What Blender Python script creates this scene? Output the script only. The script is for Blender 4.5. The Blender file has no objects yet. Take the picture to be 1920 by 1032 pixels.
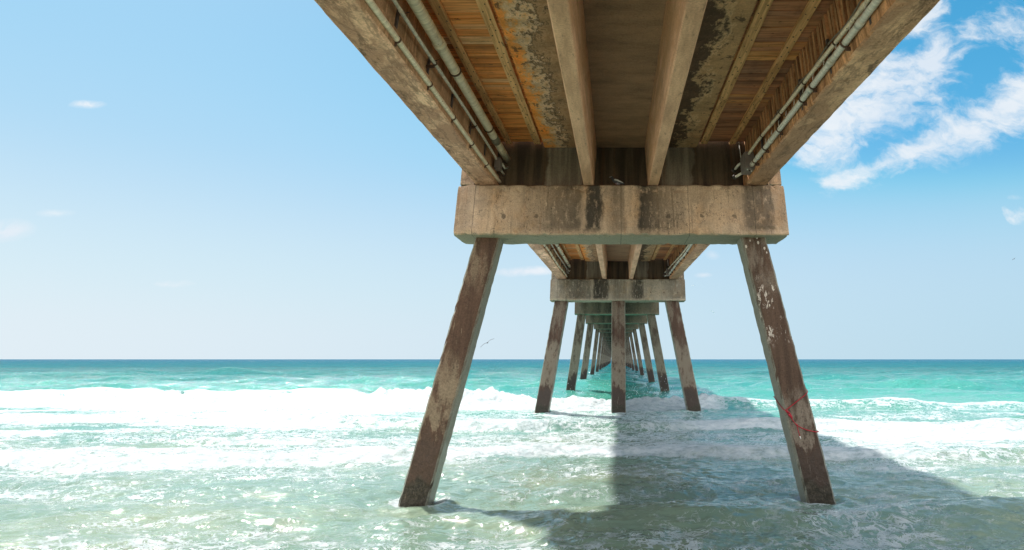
import bpy, math, random
import numpy as np
from mathutils import Vector, Matrix
R = math.radians
sc = bpy.context.scene
COL = sc.collection
# ------------------------------------------------------------------ camera
F = 1100.0; PX = 1154.0; PY = 214.0; EYE = 2.2
TILT = math.atan((674.0 - PY) / F); CT, ST = math.cos(TILT), math.sin(TILT)
cam = bpy.data.cameras.new('camera'); camo = bpy.data.objects.new('camera', cam); COL.objects.link(camo)
camo.location = (0, 0, EYE); camo.rotation_euler = (math.pi / 2 + TILT, 0, 0)
cam.sensor_width = 36; cam.lens = F / 1920 * 36
cam.shift_x = -(PX - 960) / 1920; cam.shift_y = -(516 - PY) / 1920
cam.clip_start = 0.05; cam.clip_end = 60000
sc.camera = camo
# ------------------------------------------------------------------ sun, sky, exposure
SUN_EL, SUN_AZ, SUN_STR, SKY_STR = R(55), R(-45), 2.5, 0.105
EXPO = 1.95
sc.view_settings.view_transform = 'Standard'; sc.view_settings.look = 'None'
sc.view_settings.gamma = 1.0; sc.view_settings.exposure = EXPO
sc.cycles.use_denoising = True
sc.cycles.max_bounces = 8; sc.cycles.diffuse_bounces = 5; sc.cycles.glossy_bounces = 3
sc.cycles.sample_clamp_indirect = 6; sc.cycles.caustics_reflective = False; sc.cycles.caustics_refractive = False
sd = Vector((math.sin(SUN_AZ) * math.cos(SUN_EL), math.cos(SUN_AZ) * math.cos(SUN_EL), math.sin(SUN_EL)))
sl = bpy.data.lights.new('sun', 'SUN'); sl.energy = SUN_STR; sl.angle = R(2.0); sl.color = (1.0, 0.955, 0.88)
so = bpy.data.objects.new('sun', sl); COL.objects.link(so); so.rotation_euler = sd.to_track_quat('Z', 'Y').to_euler()
so.location = (-20, 20, 40)


class NT:
    """small helper round a node tree"""
    def __init__(s, tree):
        s.t = tree; s.n = tree.nodes; s.l = tree.links
    def node(s, typ, **kw):
        n = s.n.new(typ)
        for k, v in kw.items(): setattr(n, k, v)
        return n
    def put(s, sock, v):
        if isinstance(v, bpy.types.NodeSocket): s.l.new(v, sock)
        elif v is not None:
            if hasattr(sock.default_value, '__len__') and not hasattr(v, '__len__'): v = [v] * len(sock.default_value)
            if hasattr(sock.default_value, '__len__') and len(sock.default_value) == 4 and len(v) == 3: v = (*v, 1)
            sock.default_value = v
    def m(s, op, a, b=None, c=None, clamp=False):
        n = s.node('ShaderNodeMath', operation=op, use_clamp=clamp)
        s.put(n.inputs[0], a); s.put(n.inputs[1], b)
        if c is not None: s.put(n.inputs[2], c)
        return n.outputs[0]
    def vm(s, op, a, b=None, scale=None):
        n = s.node('ShaderNodeVectorMath', operation=op)
        s.put(n.inputs[0], a); s.put(n.inputs[1], b)
        if scale is not None: s.put(n.inputs['Scale'], scale)
        return n.outputs['Value'] if op in ('DOT_PRODUCT', 'LENGTH', 'DISTANCE') else n.outputs[0]
    def sep(s, v):
        n = s.node('ShaderNodeSeparateXYZ'); s.put(n.inputs[0], v); return n.outputs
    def comb(s, x, y, z):
        n = s.node('ShaderNodeCombineXYZ'); s.put(n.inputs[0], x); s.put(n.inputs[1], y); s.put(n.inputs[2], z); return n.outputs[0]
    def noise(s, v, scale=1.0, detail=4, rough=0.55, dist=0.0, color=False):
        """v: vector, scale: number or 3-vector"""
        if hasattr(scale, '__len__'):
            v = s.vm('MULTIPLY', v, scale); scale = 1.0
        n = s.node('ShaderNodeTexNoise'); s.put(n.inputs['Vector'], v)
        n.inputs['Scale'].default_value = scale; n.inputs['Detail'].default_value = detail
        n.inputs['Roughness'].default_value = rough; n.inputs['Distortion'].default_value = dist
        return n.outputs['Color' if color else 'Fac']
    def vor(s, v, scale=1.0, feature='F1'):
        if hasattr(scale, '__len__'):
            v = s.vm('MULTIPLY', v, scale); scale = 1.0
        n = s.node('ShaderNodeTexVoronoi', feature=feature); s.put(n.inputs['Vector'], v); n.inputs['Scale'].default_value = scale
        return n.outputs['Distance']
    def ramp(s, f, stops, interp='LINEAR'):
        n = s.node('ShaderNodeValToRGB'); s.put(n.inputs[0], f); cr = n.color_ramp; cr.interpolation = interp
        while len(cr.elements) < len(stops): cr.elements.new(0.5)
        for e, (p, c) in zip(cr.elements, stops):
            e.position = p
            e.color = (c, c, c, 1) if not hasattr(c, '__len__') else (*c, 1)
        return n.outputs[0]
    def rng(s, f, a, b, c=0.0, d=1.0, smooth=True):
        n = s.node('ShaderNodeMapRange', interpolation_type='SMOOTHSTEP' if smooth else 'LINEAR')
        s.put(n.inputs[0], f)
        for i, v in enumerate((a, b, c, d)): s.put(n.inputs[i + 1], v)
        return n.outputs[0]
    def mix(s, f, a, b, mode='MIX'):
        n = s.node('ShaderNodeMix', data_type='RGBA', blend_type=mode)
        s.put(n.inputs[0], f); s.put(n.inputs[6], a); s.put(n.inputs[7], b)
        return n.outputs[2]
    def bump(s, h, strength=0.3, dist=0.02, normal=None):
        n = s.node('ShaderNodeBump'); n.inputs['Strength'].default_value = strength; n.inputs['Distance'].default_value = dist
        s.put(n.inputs['Height'], h)
        if normal is not None: s.put(n.inputs['Normal'], normal)
        return n.outputs[0]


# ------------------------------------------------------------------ world: sky with clouds at infinity
def dir_uv(px, py):
    X, Y = (px - PX) / F, (PY - py) / F
    fy, fz = CT - ST * Y, ST + CT * Y
    return X / fy, fz / fy
world = bpy.data.worlds.new('World'); sc.world = world; world.use_nodes = True
w = NT(world.node_tree); w.n.clear()
sky = w.node('ShaderNodeTexSky', sky_type='NISHITA', sun_disc=False, sun_elevation=SUN_EL, sun_rotation=SUN_AZ)
sky.air_density = 1.0; sky.dust_density = 0.3; sky.ozone_density = 3.0; sky.altitude = 0
tcw = w.node('ShaderNodeTexCoord')
dxyz = w.sep(tcw.outputs['Generated'])
yy = w.m('MAXIMUM', dxyz[1], 0.02)
u_ = w.m('DIVIDE', dxyz[0], yy); v_ = w.m('DIVIDE', dxyz[2], yy)
uv = w.comb(u_, v_, 0.0)
ahead = w.rng(dxyz[1], 0.05, 0.2)
warp = w.vm('SCALE', w.vm('SUBTRACT', w.noise(w.vm('ADD', uv, (3.1, 7.7, 0)), 7.0, 5, 0.6, color=True), (0.5, 0.5, 0.5)), scale=0.085)
uvw = w.vm('ADD', uv, warp)
def seg_mask(p0, p1, r0, r1, amp=1.0):
    """soft capsule between two sky directions, radius r0 to r1"""
    a = Vector((*dir_uv(*p0), 0)); b = Vector((*dir_uv(*p1), 0)); ab = b - a; L = ab.length
    pa = w.vm('SUBTRACT', uvw, tuple(a))
    h = w.m('DIVIDE', w.vm('DOT_PRODUCT', pa, tuple(ab)), L * L, clamp=True)
    d = w.vm('LENGTH', w.vm('SUBTRACT', pa, w.vm('SCALE', tuple(ab), scale=h)))
    r = w.m('MULTIPLY_ADD', h, r1 - r0, r0)
    return w.m('MULTIPLY', w.m('SUBTRACT', 1.0, w.m('DIVIDE', d, r), clamp=True), amp)
masks = [seg_mask((1555, 345), (1960, 175), 0.035, 0.095, 1.0), seg_mask((1430, 290), (1620, 270), 0.03, 0.06, 0.75),
         seg_mask((1570, 240), (1760, 130), 0.13, 0.14, 1.0), seg_mask((1690, 60), (1770, -10), 0.05, 0.05, 0.8),
         seg_mask((1830, 60), (2050, 30), 0.07, 0.16, 0.7), seg_mask((1895, 399), (1990, 396), 0.012, 0.02, 0.9),
         seg_mask((1660, 110), (1810, 105), 0.06, 0.03, 0.9)]
tot = masks[0]
for k in masks[1:]: tot = w.m('MAXIMUM', tot, k)
fb = w.noise(w.vm('ADD', uvw, (1.3, 0.2, 0.4)), (9.0, 15.0, 1.0), 11, 0.64, 0.25)
cl = w.rng(w.m('ADD', w.m('MULTIPLY', tot, 1.05), w.m('MULTIPLY', w.m('SUBTRACT', fb, 0.5), 2.9)), 0.20, 1.12)
cl = w.m('MULTIPLY', cl, w.rng(tot, 0.0, 0.15))
def wisp(px, py, hw, hh, amp):
    u0, v0 = dir_uv(px, py)
    q = w.vm('MULTIPLY', w.vm('SUBTRACT', w.vm('ADD', uv, w.vm('SCALE', warp, scale=0.30)), (u0, v0, 0)), (F / hw * 0.92, F / hh * 0.92, 1))
    return w.m('MULTIPLY', w.m('SUBTRACT', 1.0, w.vm('LENGTH', q), clamp=True), amp)
for a in ((165, 197, 38, 10, 1.5), (10, 430, 60, 22, 1.4), (327, 536, 38, 7, 1.5), (990, 511, 62, 9, 1.8), (1335, 478, 14, 9, 0.7),
          (1318, 516, 16, 5, 0.7), (105, 400, 40, 8, 0.6), (1905, 372, 16, 5, 0.6)):
    cl = w.m('MAXIMUM', cl, w.m('MULTIPLY', wisp(*a), w.rng(fb, 0.36, 0.6, 0.15, 1.0), clamp=True))
cl = w.m('MULTIPLY', cl, ahead, clamp=True)
# tone curve of the sky: keeps its hue while holding back the glare round the sun
cv = w.node('ShaderNodeRGBCurve'); SM = 14.0
w.l.new(w.vm('SCALE', sky.outputs[0], scale=1 / SM), cv.inputs['Color'])
for ch, pts in enumerate((((0, 0), (1.3, .075), (1.83, .15), (2.5, .36), (3.6, .49), (5.8, .56), (8.75, .72), (14, .85)),
                          ((0, 0), (2.2, .385), (3.03, .50), (3.7, .65), (5.5, .74), (8.6, .84), (14, .92)),
                          ((0, 0), (4, .70), (5, .81), (6.3, .905), (8, .925), (14, .98)))):
    c_ = cv.mapping.curves[ch]
    c_.points[0].location = (0, 0); c_.points[1].location = (1, pts[-1][1])
    for p in pts[1:-1]: c_.points.new(p[0] / SM, p[1])
cv.mapping.update()
hz = w.mix(w.rng(dxyz[0], -.75, .75, 0, 1, False), (.77, .865, .925), (.45, .68, .83))
low = w.rng(dxyz[2], -.01, .30, .92, 0)
sky_ = w.mix(low, cv.outputs[0], hz)
class gm: outputs = [w.vm('SCALE', sky_, scale=1 / (SKY_STR * 2 ** EXPO))]
shade = w.noise(w.vm('ADD', uvw, (0.35, 0.9, 2.0)), 6.0, 5, 0.55)
KS = 1 / (SKY_STR * 2 ** EXPO)
cloudcol = w.mix(w.rng(shade, 0.35, 0.65), tuple(v * KS for v in (.80, .865, .94)), tuple(v * KS for v in (.92, .945, .97)))
skyc = w.mix(w.m('MULTIPLY', cl, 0.88), gm.outputs[0], cloudcol)
# bright unseen cloud overhead and behind the camera, added to light the underside
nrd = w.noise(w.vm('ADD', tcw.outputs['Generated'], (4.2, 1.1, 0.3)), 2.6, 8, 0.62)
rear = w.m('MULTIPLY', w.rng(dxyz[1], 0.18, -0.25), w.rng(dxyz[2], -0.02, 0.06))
fill_cl = w.m('MULTIPLY', w.rng(nrd, 0.38, 0.56), rear)
skyc = w.mix(fill_cl, skyc, tuple(v * KS for v in (3.15, 3.15, 3.15)))
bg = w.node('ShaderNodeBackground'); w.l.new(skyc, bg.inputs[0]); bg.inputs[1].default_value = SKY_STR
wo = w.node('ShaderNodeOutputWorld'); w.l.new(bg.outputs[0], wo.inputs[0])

# ------------------------------------------------------------------ material helpers
def material(name, rough=0.85, spec=0.3):
    m = bpy.data.materials.new(name); m.use_nodes = True
    t = NT(m.node_tree); b = m.node_tree.nodes['Principled BSDF']
    b.inputs['Roughness'].default_value = rough; b.inputs['Specular IOR Level'].default_value = spec
    tc = t.node('ShaderNodeTexCoord').outputs['Object']
    return m, t, b, tc
def concrete_detail(t, b, P, col, bump=0.35, grain=0.16, warm=(1.34, 0.97, 0.84)):
    """fine grain, pinholes and bump laid over a base colour"""
    g = t.noise(P, 38.0, 6, 0.7)
    col = t.mix(t.rng(g, 0.3, 0.75, 0.0, 1.0), col, t.mix(1.0, col, (1 - grain * 2.4,) * 3, 'MULTIPLY'))
    pit = t.rng(t.vor(P, 11.0), 0.045, 0.09)
    on = t.rng(t.noise(P, 3.0, 2), 0.5, 0.56)
    pit = t.m('MAXIMUM', pit, t.m('SUBTRACT', 1.0, on))
    col = t.mix(pit, t.mix(1.0, col, (0.35, 0.33, 0.31), 'MULTIPLY'), col)
    t.put(b.inputs['Base Color'], t.mix(1.0, col, warm, 'MULTIPLY'))
    h = t.m('ADD', t.m('MULTIPLY', g, 0.5), t.m('MULTIPLY', t.noise(P, 7.0, 5, 0.6), 1.6))
    h = t.m('ADD', h, t.m('MULTIPLY', pit, 0.5))
    t.put(b.inputs['Normal'], t.bump(h, bump, 0.02))
def streaks(t, P, sx=6.0, sz=0.55, seed=0.0):
    return t.noise(t.vm('ADD', t.vm('MULTIPLY', P, (sx, sx, sz)), (seed, seed * 1.7, 0)), 1.0, 7, 0.62, 0.3)

# cap of the first bent: dark runs at chosen places along the beam
def cap_material(name, light, dark, stops, mould=0.55, patchy=1.0):
    m, t, b, P = material(name)
    x, y, z = t.sep(P)
    wx = t.m('SUBTRACT', t.noise(P, (3.2, 3.2, 1.3), 6, 0.65), 0.5)
    wx2 = t.m('SUBTRACT', t.noise(P, (14, 14, 7.0), 5, 0.65), 0.5)
    xw = t.m('ADD', x, t.m('ADD', t.m('MULTIPLY', wx, 0.34 * patchy), t.m('MULTIPLY', wx2, 0.12)))
    f = t.m('DIVIDE', t.m('ADD', xw, 3.3), 6.6)
    band = t.ramp(f, [((p + 3.3) / 6.6, c) for p, c in stops])
    # run marks are broken up with speckle and fade near the lower edge
    sp = t.noise(P, (9, 9, 5), 7, 0.72)
    dk = t.m('MULTIPLY', band, t.rng(sp, 0.28, 0.50))
    dk = t.m('MULTIPLY', dk, t.rng(z, -0.02, 0.16))
    st = streaks(t, P, 7.0, 0.5, 3.0)
    base = t.mix(t.rng(st, 0.35, 0.68), light, tuple(c * 0.68 for c in light))
    base = t.mix(t.rng(t.noise(P, (1.1, 1.1, 1.6), 5, 0.6), 0.42, 0.62), base, t.mix(1.0, base, (1.12, 0.98, 0.82), 'MULTIPLY'))
    base = t.mix(t.m('MULTIPLY', t.rng(t.noise(P, (2.3, 2.3, 3.1), 6, 0.6), 0.55, 0.66), 0.45), base, tuple(c * 1.35 for c in light))
    ms = t.m('MULTIPLY', t.rng(t.noise(P, (2.0, 2.0, 2.6), 8, 0.72), 0.52, 0.64), mould)
    base = t.mix(ms, base, tuple(c * 0.33 for c in light))
    wash = t.rng(t.noise(P, (1.7, 1.7, 0.8), 7, 0.66, 0.6), 0.36, 0.62)
    base = t.mix(t.m('MULTIPLY', wash, .55), base, tuple(c * v for c, v in zip(light, (1.38, 1.40, 1.42))))
    drip = t.m('MULTIPLY', t.rng(streaks(t, P, 11.0, 0.35, 21.0), 0.56, 0.64), t.rng(t.noise(P, (1.3, 1.3, .5), 3), .4, .6))
    base = t.mix(t.m('MULTIPLY', drip, .6), base, tuple(c * 0.4 for c in light))
    rust = t.m('MULTIPLY', t.rng(streaks(t, P, 9, 0.4, 9.0), 0.6, 0.7), 0.35)
    base = t.mix(rust, base, (0.36, 0.17, 0.07))
    col = t.mix(dk, base, dark)
    # underside and lower lip: mixed towards a pale greenish grey
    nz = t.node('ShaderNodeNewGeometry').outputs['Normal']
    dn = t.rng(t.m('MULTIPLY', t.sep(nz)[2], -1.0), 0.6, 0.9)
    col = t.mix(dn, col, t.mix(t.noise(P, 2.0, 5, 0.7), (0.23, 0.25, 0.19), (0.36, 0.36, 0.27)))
    # form-tie plugs in a row along the face
    tx = t.m('PINGPONG', t.m('ADD', x, 2.95 + 6.47), .3235)
    td = t.m('SQRT', t.m('ADD', t.m('POWER', tx, 2.0), t.m('POWER', t.m('SUBTRACT', z, .365), 2.0)))
    tie = t.m('SUBTRACT', 1.0, t.rng(t.m('ADD', td, t.m('MULTIPLY', t.m('SUBTRACT', t.noise(P, (9, 9, 7), 5, .7), .5), .13)), .035, .05))
    col = t.mix(t.m('MULTIPLY', tie, t.rng(t.noise(P, (1.1, 1.1, 1), 2), .42, .55, .15, .75)), col, (0.10, 0.08, 0.062))
    # hairline cracks and crisp lime runs
    crk = t.m('SUBTRACT', 1.0, t.rng(t.vor(t.vm('ADD', P, t.vm('SCALE', t.noise(P, 2.5, 6, .7, color=True), scale=.7)), (.9, .9, 1.3), 'DISTANCE_TO_EDGE'), .002, .007))
    col = t.mix(t.m('MULTIPLY', crk, t.rng(t.noise(P, .9, 2), .5, .56, 0, .8)), col, dark)
    fl = t.m('MULTIPLY', t.rng(t.noise(P, (20, 20, 15), 8, .8), .56, .60), t.rng(t.noise(P, (1.6, 1.6, 1.2), 3), .46, .56))
    col = t.mix(t.m('MULTIPLY', fl, .65), col, dark)
    lime = t.m('MULTIPLY', t.rng(t.noise(P, (24, 24, 2.2), 7, .75), .60, .64), t.rng(t.noise(P, (1.9, 1.9, .7), 3), .5, .6))
    col = t.mix(t.m('MULTIPLY', lime, .6), col, tuple(min(.8, v * 1.75) for v in light))
    # form line joints
    for jx in (-2.9, 0.0, 1.33, 2.62):
        j = t.rng(t.m('ABSOLUTE', t.m('SUBTRACT', t.m('ADD', x, t.m('MULTIPLY', wx2, 0.03)), jx)), 0.004, 0.012)
        col = t.mix(t.m('MULTIPLY', t.m('SUBTRACT', 1.0, j), 0.5), col, dark)
    concrete_detail(t, b, P, col, .45, .16, (1.10, .98, 0.91))
    return m
CAP1 = cap_material('cap_concrete', (0.47, 0.375, 0.275), (0.040, 0.038, 0.032),
    [(-3.3, .5), (-3.05, .35), (-2.8, .0), (-2.2, .12), (-1.7, .3), (-1.2, .68), (-0.8, .72), (-0.72, .1), (-0.66, .95), (-0.42, .95), (-0.36, .0),
     (-0.12, .45), (0.05, .5), (0.1, .0), (0.32, .0), (0.38, .95), (0.58, .85), (0.8, .6), (0.95, .45), (1.2, .3), (1.28, .0), (2.3, .0), (2.45, .68), (2.95, .72), (3.0, .3)])
CAP2 = cap_material('cap_concrete_greenish', (0.36, 0.345, 0.285), (0.030, 0.030, 0.025),
    [(-3.3, .6), (-3.0, .3), (-2.6, .55), (-2.0, .8), (-1.3, .6), (-1.25, .2), (-1.1, 1.), (-0.5, .9), (-0.4, .2), (-0.1, .5), (0.1, .55),
     (0.5, .15), (0.8, .9), (1.15, .9), (1.3, .15), (2.1, .2), (2.5, .45), (3.1, .6)], mould=0.55)
CAP3 = cap_material('cap_concrete_mossy', (0.17, 0.155, 0.12), (0.022, 0.022, 0.018),
    [(-3.3, .6), (-2.8, .2), (-2.5, .7), (-2.0, .3), (-1.4, .8), (-1.1, .4), (-0.5, .9), (0.2, .8), (0.8, .9), (1.5, .5), (2.2, .3), (2.8, .4), (3.1, .3)], mould=0.7)

def pile_material(name, brown, pale, dark, patch_lo, patch_hi, white=0.0, seed=0.0, fresh=0.5):
    m, t, b, P = material(name, 0.8)
    P = t.vm('ADD', P, (seed, seed * .7, 0))
    x, y, z = t.sep(P)
    nz = t.m('SUBTRACT', t.noise(P, (3.4, 3.4, 1.2), 7, 0.68), 0.5)
    zz = t.m('ADD', z, t.m('MULTIPLY', nz, 2.0))
    st = streaks(t, P, 8.0, 0.6, seed)
    c = t.mix(t.rng(st, 0.36, 0.66), brown, tuple(v * 0.62 for v in brown))
    # pale scraped band above the tide mark
    pm = t.m('MULTIPLY', t.rng(zz, patch_lo, patch_lo + 0.12), t.m('SUBTRACT', 1.0, t.rng(zz, patch_hi, patch_hi + 0.6)))
    pm = t.m('MULTIPLY', pm, t.rng(t.noise(P, (5, 5, 2.2), 6, 0.7), 0.34, 0.5))
    c = t.mix(t.m('MULTIPLY', pm, fresh), c, pale)
    up = t.m('MULTIPLY', t.rng(zz, 3.2, 3.8), t.rng(t.noise(P, (4, 4, 1.3), 5, 0.7), 0.42, 0.58))
    c = t.mix(t.m('MULTIPLY', up, fresh * 0.75), c, pale)
    # wet foot with weed
    wet = t.m('SUBTRACT', 1.0, t.rng(t.m('ADD', z, t.m('MULTIPLY', nz, 1.5)), patch_lo - 0.25, patch_lo + 0.1))
    c = t.mix(wet, c, t.mix(t.noise(P, 18.0, 5, 0.8), tuple(v * 0.6 for v in dark), tuple(v * 1.7 for v in dark)))
    foot = t.m('SUBTRACT', 1.0, t.rng(t.m('ADD', z, t.m('MULTIPLY', nz, .6)), .22, .34))
    c = t.mix(t.m('MULTIPLY', foot, .8), c, t.mix(t.rng(t.noise(P, 30.0, 4, .8), .45, .6), (0.016, 0.017, 0.010), (0.07, 0.062, 0.045)))
    pk = t.m('MULTIPLY', t.rng(t.noise(P, (26, 26, 20), 7, .8), .57, .61), t.rng(t.noise(P, (2.2, 2.2, 1.1), 3), .44, .56))
    c = t.mix(t.m('MULTIPLY', pk, .75), c, (0.03, 0.022, 0.018))
    lm = t.m('MULTIPLY', t.rng(t.noise(P, (22, 22, 3), 7, .75), .59, .64), t.rng(t.noise(P, (1.7, 1.7, .8), 3), .48, .6))
    c = t.mix(t.m('MULTIPLY', lm, .5), c, tuple(v * 1.3 for v in pale))
    if white:
        wm = t.m('MULTIPLY', t.rng(t.m('ADD', t.noise(P, (16, 16, 5.5), 8, 0.78), t.m('MULTIPLY', t.m('SUBTRACT', t.noise(P, (2.5, 2.5, 1.6), 3), .5), .35)), 0.56, 0.59), t.m('MULTIPLY', t.rng(z, 2.35, 2.7), t.m('SUBTRACT', 1.0, t.rng(z, 3.5, 3.75))))
        c = t.mix(t.m('MULTIPLY', wm, white), c, (0.74, 0.70, 0.66))
        wt = t.m('MULTIPLY', t.rng(t.vor(P, (11, 11, 7)), 0.26, 0.2), t.rng(z, 4.0, 4.1))
        c = t.mix(t.m('MULTIPLY', wt, white * .8), c, (0.74, 0.70, 0.66))
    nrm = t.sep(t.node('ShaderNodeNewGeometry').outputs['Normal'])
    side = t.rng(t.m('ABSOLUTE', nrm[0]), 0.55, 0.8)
    c = t.mix(t.m('MULTIPLY', side, 0.85), c, t.mix(st, (0.34, 0.36, 0.33), (0.20, 0.21, 0.17)))  # side faces painted paler grey: reflected light put into the colour
    concrete_detail(t, b, P, c, 0.45, 0.2, (1.08, 1.0, 0.90))
    t.put(b.inputs['Roughness'], t.rng(wet, 0, 1, 0.82, 0.38))
    return m
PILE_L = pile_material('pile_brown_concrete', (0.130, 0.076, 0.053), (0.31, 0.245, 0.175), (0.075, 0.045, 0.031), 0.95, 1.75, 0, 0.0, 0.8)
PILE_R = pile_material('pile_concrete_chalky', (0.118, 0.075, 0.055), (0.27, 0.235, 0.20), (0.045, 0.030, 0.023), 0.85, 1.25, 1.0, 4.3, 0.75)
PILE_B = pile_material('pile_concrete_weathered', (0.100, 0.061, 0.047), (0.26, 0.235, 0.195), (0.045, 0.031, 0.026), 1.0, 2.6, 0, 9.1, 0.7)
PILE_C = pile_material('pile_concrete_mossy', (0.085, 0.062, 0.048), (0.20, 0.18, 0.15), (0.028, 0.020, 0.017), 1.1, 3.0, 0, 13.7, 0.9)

def slab_material():
    """slab and flanges of the double tee: salts and mould creep in from both outer edges"""
    m, t, b, P = material('slab_underside_concrete')
    x, y, z = t.sep(P)
    n1 = t.m('SUBTRACT', t.noise(P, (2.6, 1.5, 2.6), 7, 0.7), 0.5)
    n2 = t.m('SUBTRACT', t.noise(P, (12, 7, 12), 6, 0.7), 0.5)
    xw = t.m('ADD', x, t.m('ADD', t.m('MULTIPLY', n1, 1.1), t.m('MULTIPLY', n2, 0.75)))
    f = t.m('DIVIDE', t.m('ADD', xw, 1.8), 3.6)
    S = lambda p: (p + 1.8) / 3.6
    c = t.ramp(f, [(S(-1.75), (0.85, 0.34, 0.06)), (S(-1.5), (0.80, 0.41, 0.12)), (S(-1.38), (0.60, 0.45, 0.25)), (S(-1.26), (0.68, 0.60, 0.45)), (S(-1.17), (0.11, 0.085, 0.055)),
                   (S(-1.10), (0.42, 0.33, 0.21)), (S(-0.9), (0.30, 0.22, 0.13)), (S(-0.5), (0.31, 0.245, 0.165)),
                   (S(0.5), (0.31, 0.245, 0.165)), (S(0.92), (0.14, 0.108, 0.07)), (S(1.13), (0.085, 0.068, 0.046)), (S(1.19), (0.30, 0.26, 0.17)), (S(1.27), (0.62, 0.52, 0.33)), (S(1.38), (0.42, 0.33, 0.19)), (S(1.7), (0.52, 0.40, 0.23))])
    spots = t.m('MULTIPLY', t.rng(t.noise(P, (7, 4.5, 7), 8, 0.75), 0.545, 0.60), t.rng(t.m('ABSOLUTE', xw), 0.95, 1.1))
    c = t.mix(t.m('MULTIPLY', spots, 0.8), c, (0.07, 0.055, 0.038))
    sc_ = t.noise(P, (1.2, 3.0, 1.2), 8, 0.7)
    c = t.mix(t.rng(sc_, 0.35, 0.7), c, t.mix(1.0, c, (0.6, 0.62, 0.62), 'MULTIPLY'))
    concrete_detail(t, b, P, c, 0.5, 0.12)
    return m
SLAB = slab_material()

def stem_material():
    m, t, b, P = material('stem_concrete')
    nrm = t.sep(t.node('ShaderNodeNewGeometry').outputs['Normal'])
    n = t.noise(P, (5, 0.7, 5), 7, 0.65)
    c = t.mix(t.rng(n, 0.35, 0.66), (0.58, 0.46, 0.33), (0.38, 0.29, 0.20))
    c = t.mix(t.m('MULTIPLY', t.rng(t.noise(P, (9, 2.5, 3.5), 7, 0.7), 0.58, 0.66), 0.5), c, (0.10, 0.08, 0.055))
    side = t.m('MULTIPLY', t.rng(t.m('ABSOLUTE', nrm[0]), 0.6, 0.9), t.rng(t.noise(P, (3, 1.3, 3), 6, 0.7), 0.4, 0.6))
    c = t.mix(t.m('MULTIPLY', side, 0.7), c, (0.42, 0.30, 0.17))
    concrete_detail(t, b, P, c, 0.35, 0.14)
    return m
STEM = stem_material()

def girder_material(name, face, under_a, under_b, streak_dark, seed, fy=8.0):
    """edge girder: streaked inner web, mottled underside with mould along the outer edge"""
    m, t, b, P = material(name)
    Q = t.vm('ADD', P, (seed, seed, seed))
    x, y, z = t.sep(P)
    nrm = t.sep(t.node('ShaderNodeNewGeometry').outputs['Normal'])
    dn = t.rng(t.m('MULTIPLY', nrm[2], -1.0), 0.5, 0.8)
    st = t.noise(Q, (1.0, fy, 0.7), 6, 0.65, 0.2)
    c = t.mix(t.rng(st, 0.36, 0.64), face, streak_dark)
    c = t.mix(t.m('MULTIPLY', t.rng(t.noise(Q, (1, 13, 1.0), 5, 0.6), 0.55, 0.62), 0.5), c, tuple(v * 1.5 for v in face))
    big = t.noise(t.vm('ADD', Q, t.vm('SCALE', t.noise(Q, 3.0, 3, color=True), scale=0.5)), (2.2, 0.55, 2.2), 8, 0.66)
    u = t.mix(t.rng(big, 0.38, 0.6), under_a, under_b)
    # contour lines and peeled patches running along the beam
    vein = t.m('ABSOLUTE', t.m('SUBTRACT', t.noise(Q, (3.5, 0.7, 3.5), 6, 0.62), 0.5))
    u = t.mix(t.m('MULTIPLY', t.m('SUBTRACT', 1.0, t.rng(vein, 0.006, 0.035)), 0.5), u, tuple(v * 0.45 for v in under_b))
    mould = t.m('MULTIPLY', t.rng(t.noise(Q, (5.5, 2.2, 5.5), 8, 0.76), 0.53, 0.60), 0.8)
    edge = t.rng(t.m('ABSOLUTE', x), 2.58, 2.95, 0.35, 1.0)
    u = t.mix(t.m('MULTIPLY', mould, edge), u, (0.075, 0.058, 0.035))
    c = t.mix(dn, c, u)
    concrete_detail(t, b, P, c, 0.5, 0.15)
    return m
GIRD_L = girder_material('edge_girder_concrete_left', (0.44, 0.35, 0.235), (0.78, 0.66, 0.51), (0.38, 0.28, 0.205), (0.26, 0.20, 0.12), 0.0, 2.6)
GIRD_R = girder_material('edge_girder_concrete_right', (0.52, 0.37, 0.21), (0.62, 0.51, 0.35), (0.34, 0.25, 0.165), (0.19, 0.12, 0.06), 5.0)

def wood_material(name, c1, c2, c3, along='x', dark=0.25):
    m, t, b, P = material(name, 0.75)
    rnd = t.node('ShaderNodeNewGeometry').outputs['Random Per Island']
    Q = t.vm('ADD', P, t.comb(t.m('MULTIPLY', rnd, 37.0), t.m('MULTIPLY', rnd, 11.0), rnd))
    g = t.noise(Q, (1.3, 26, 26) if along == 'x' else (26, 1.3, 26), 6, 0.6, 0.6)
    k = t.noise(Q, (3.0, 9, 9) if along == 'x' else (9, 3.0, 9), 5, 0.6, 1.5)
    c = t.ramp(rnd, [(0.0, c1), (0.22, c2), (0.4, c1), (0.52, c3), (0.7, tuple((a + b_) / 2 for a, b_ in zip(c1, c2))), (0.83, tuple(v * 0.55 for v in c1)), (1.0, c2)])
    c = t.mix(t.rng(g, 0.32, 0.66), t.mix(1.0, c, (0.55, 0.5, 0.45), 'MULTIPLY'), c)
    c = t.mix(t.m('MULTIPLY', t.rng(k, 0.62, 0.7), 0.75), c, (0.06, 0.035, 0.018))
    c = t.mix(t.m('MULTIPLY', t.rng(t.noise(P, (2.1, 1.1, 1), 6, 0.7), 0.5, 0.7), dark), c, (0.05, 0.04, 0.03))
    t.put(b.inputs['Base Color'], t.mix(1.0, c, (1.12, .93, .95), 'MULTIPLY'))
    t.put(b.inputs['Normal'], t.bump(g, 0.35, 0.01))
    return m
WOOD_L = wood_material('pine_planks_orange', (0.80, 0.34, 0.085), (0.88, 0.42, 0.12), (0.82, 0.58, 0.30))
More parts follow.
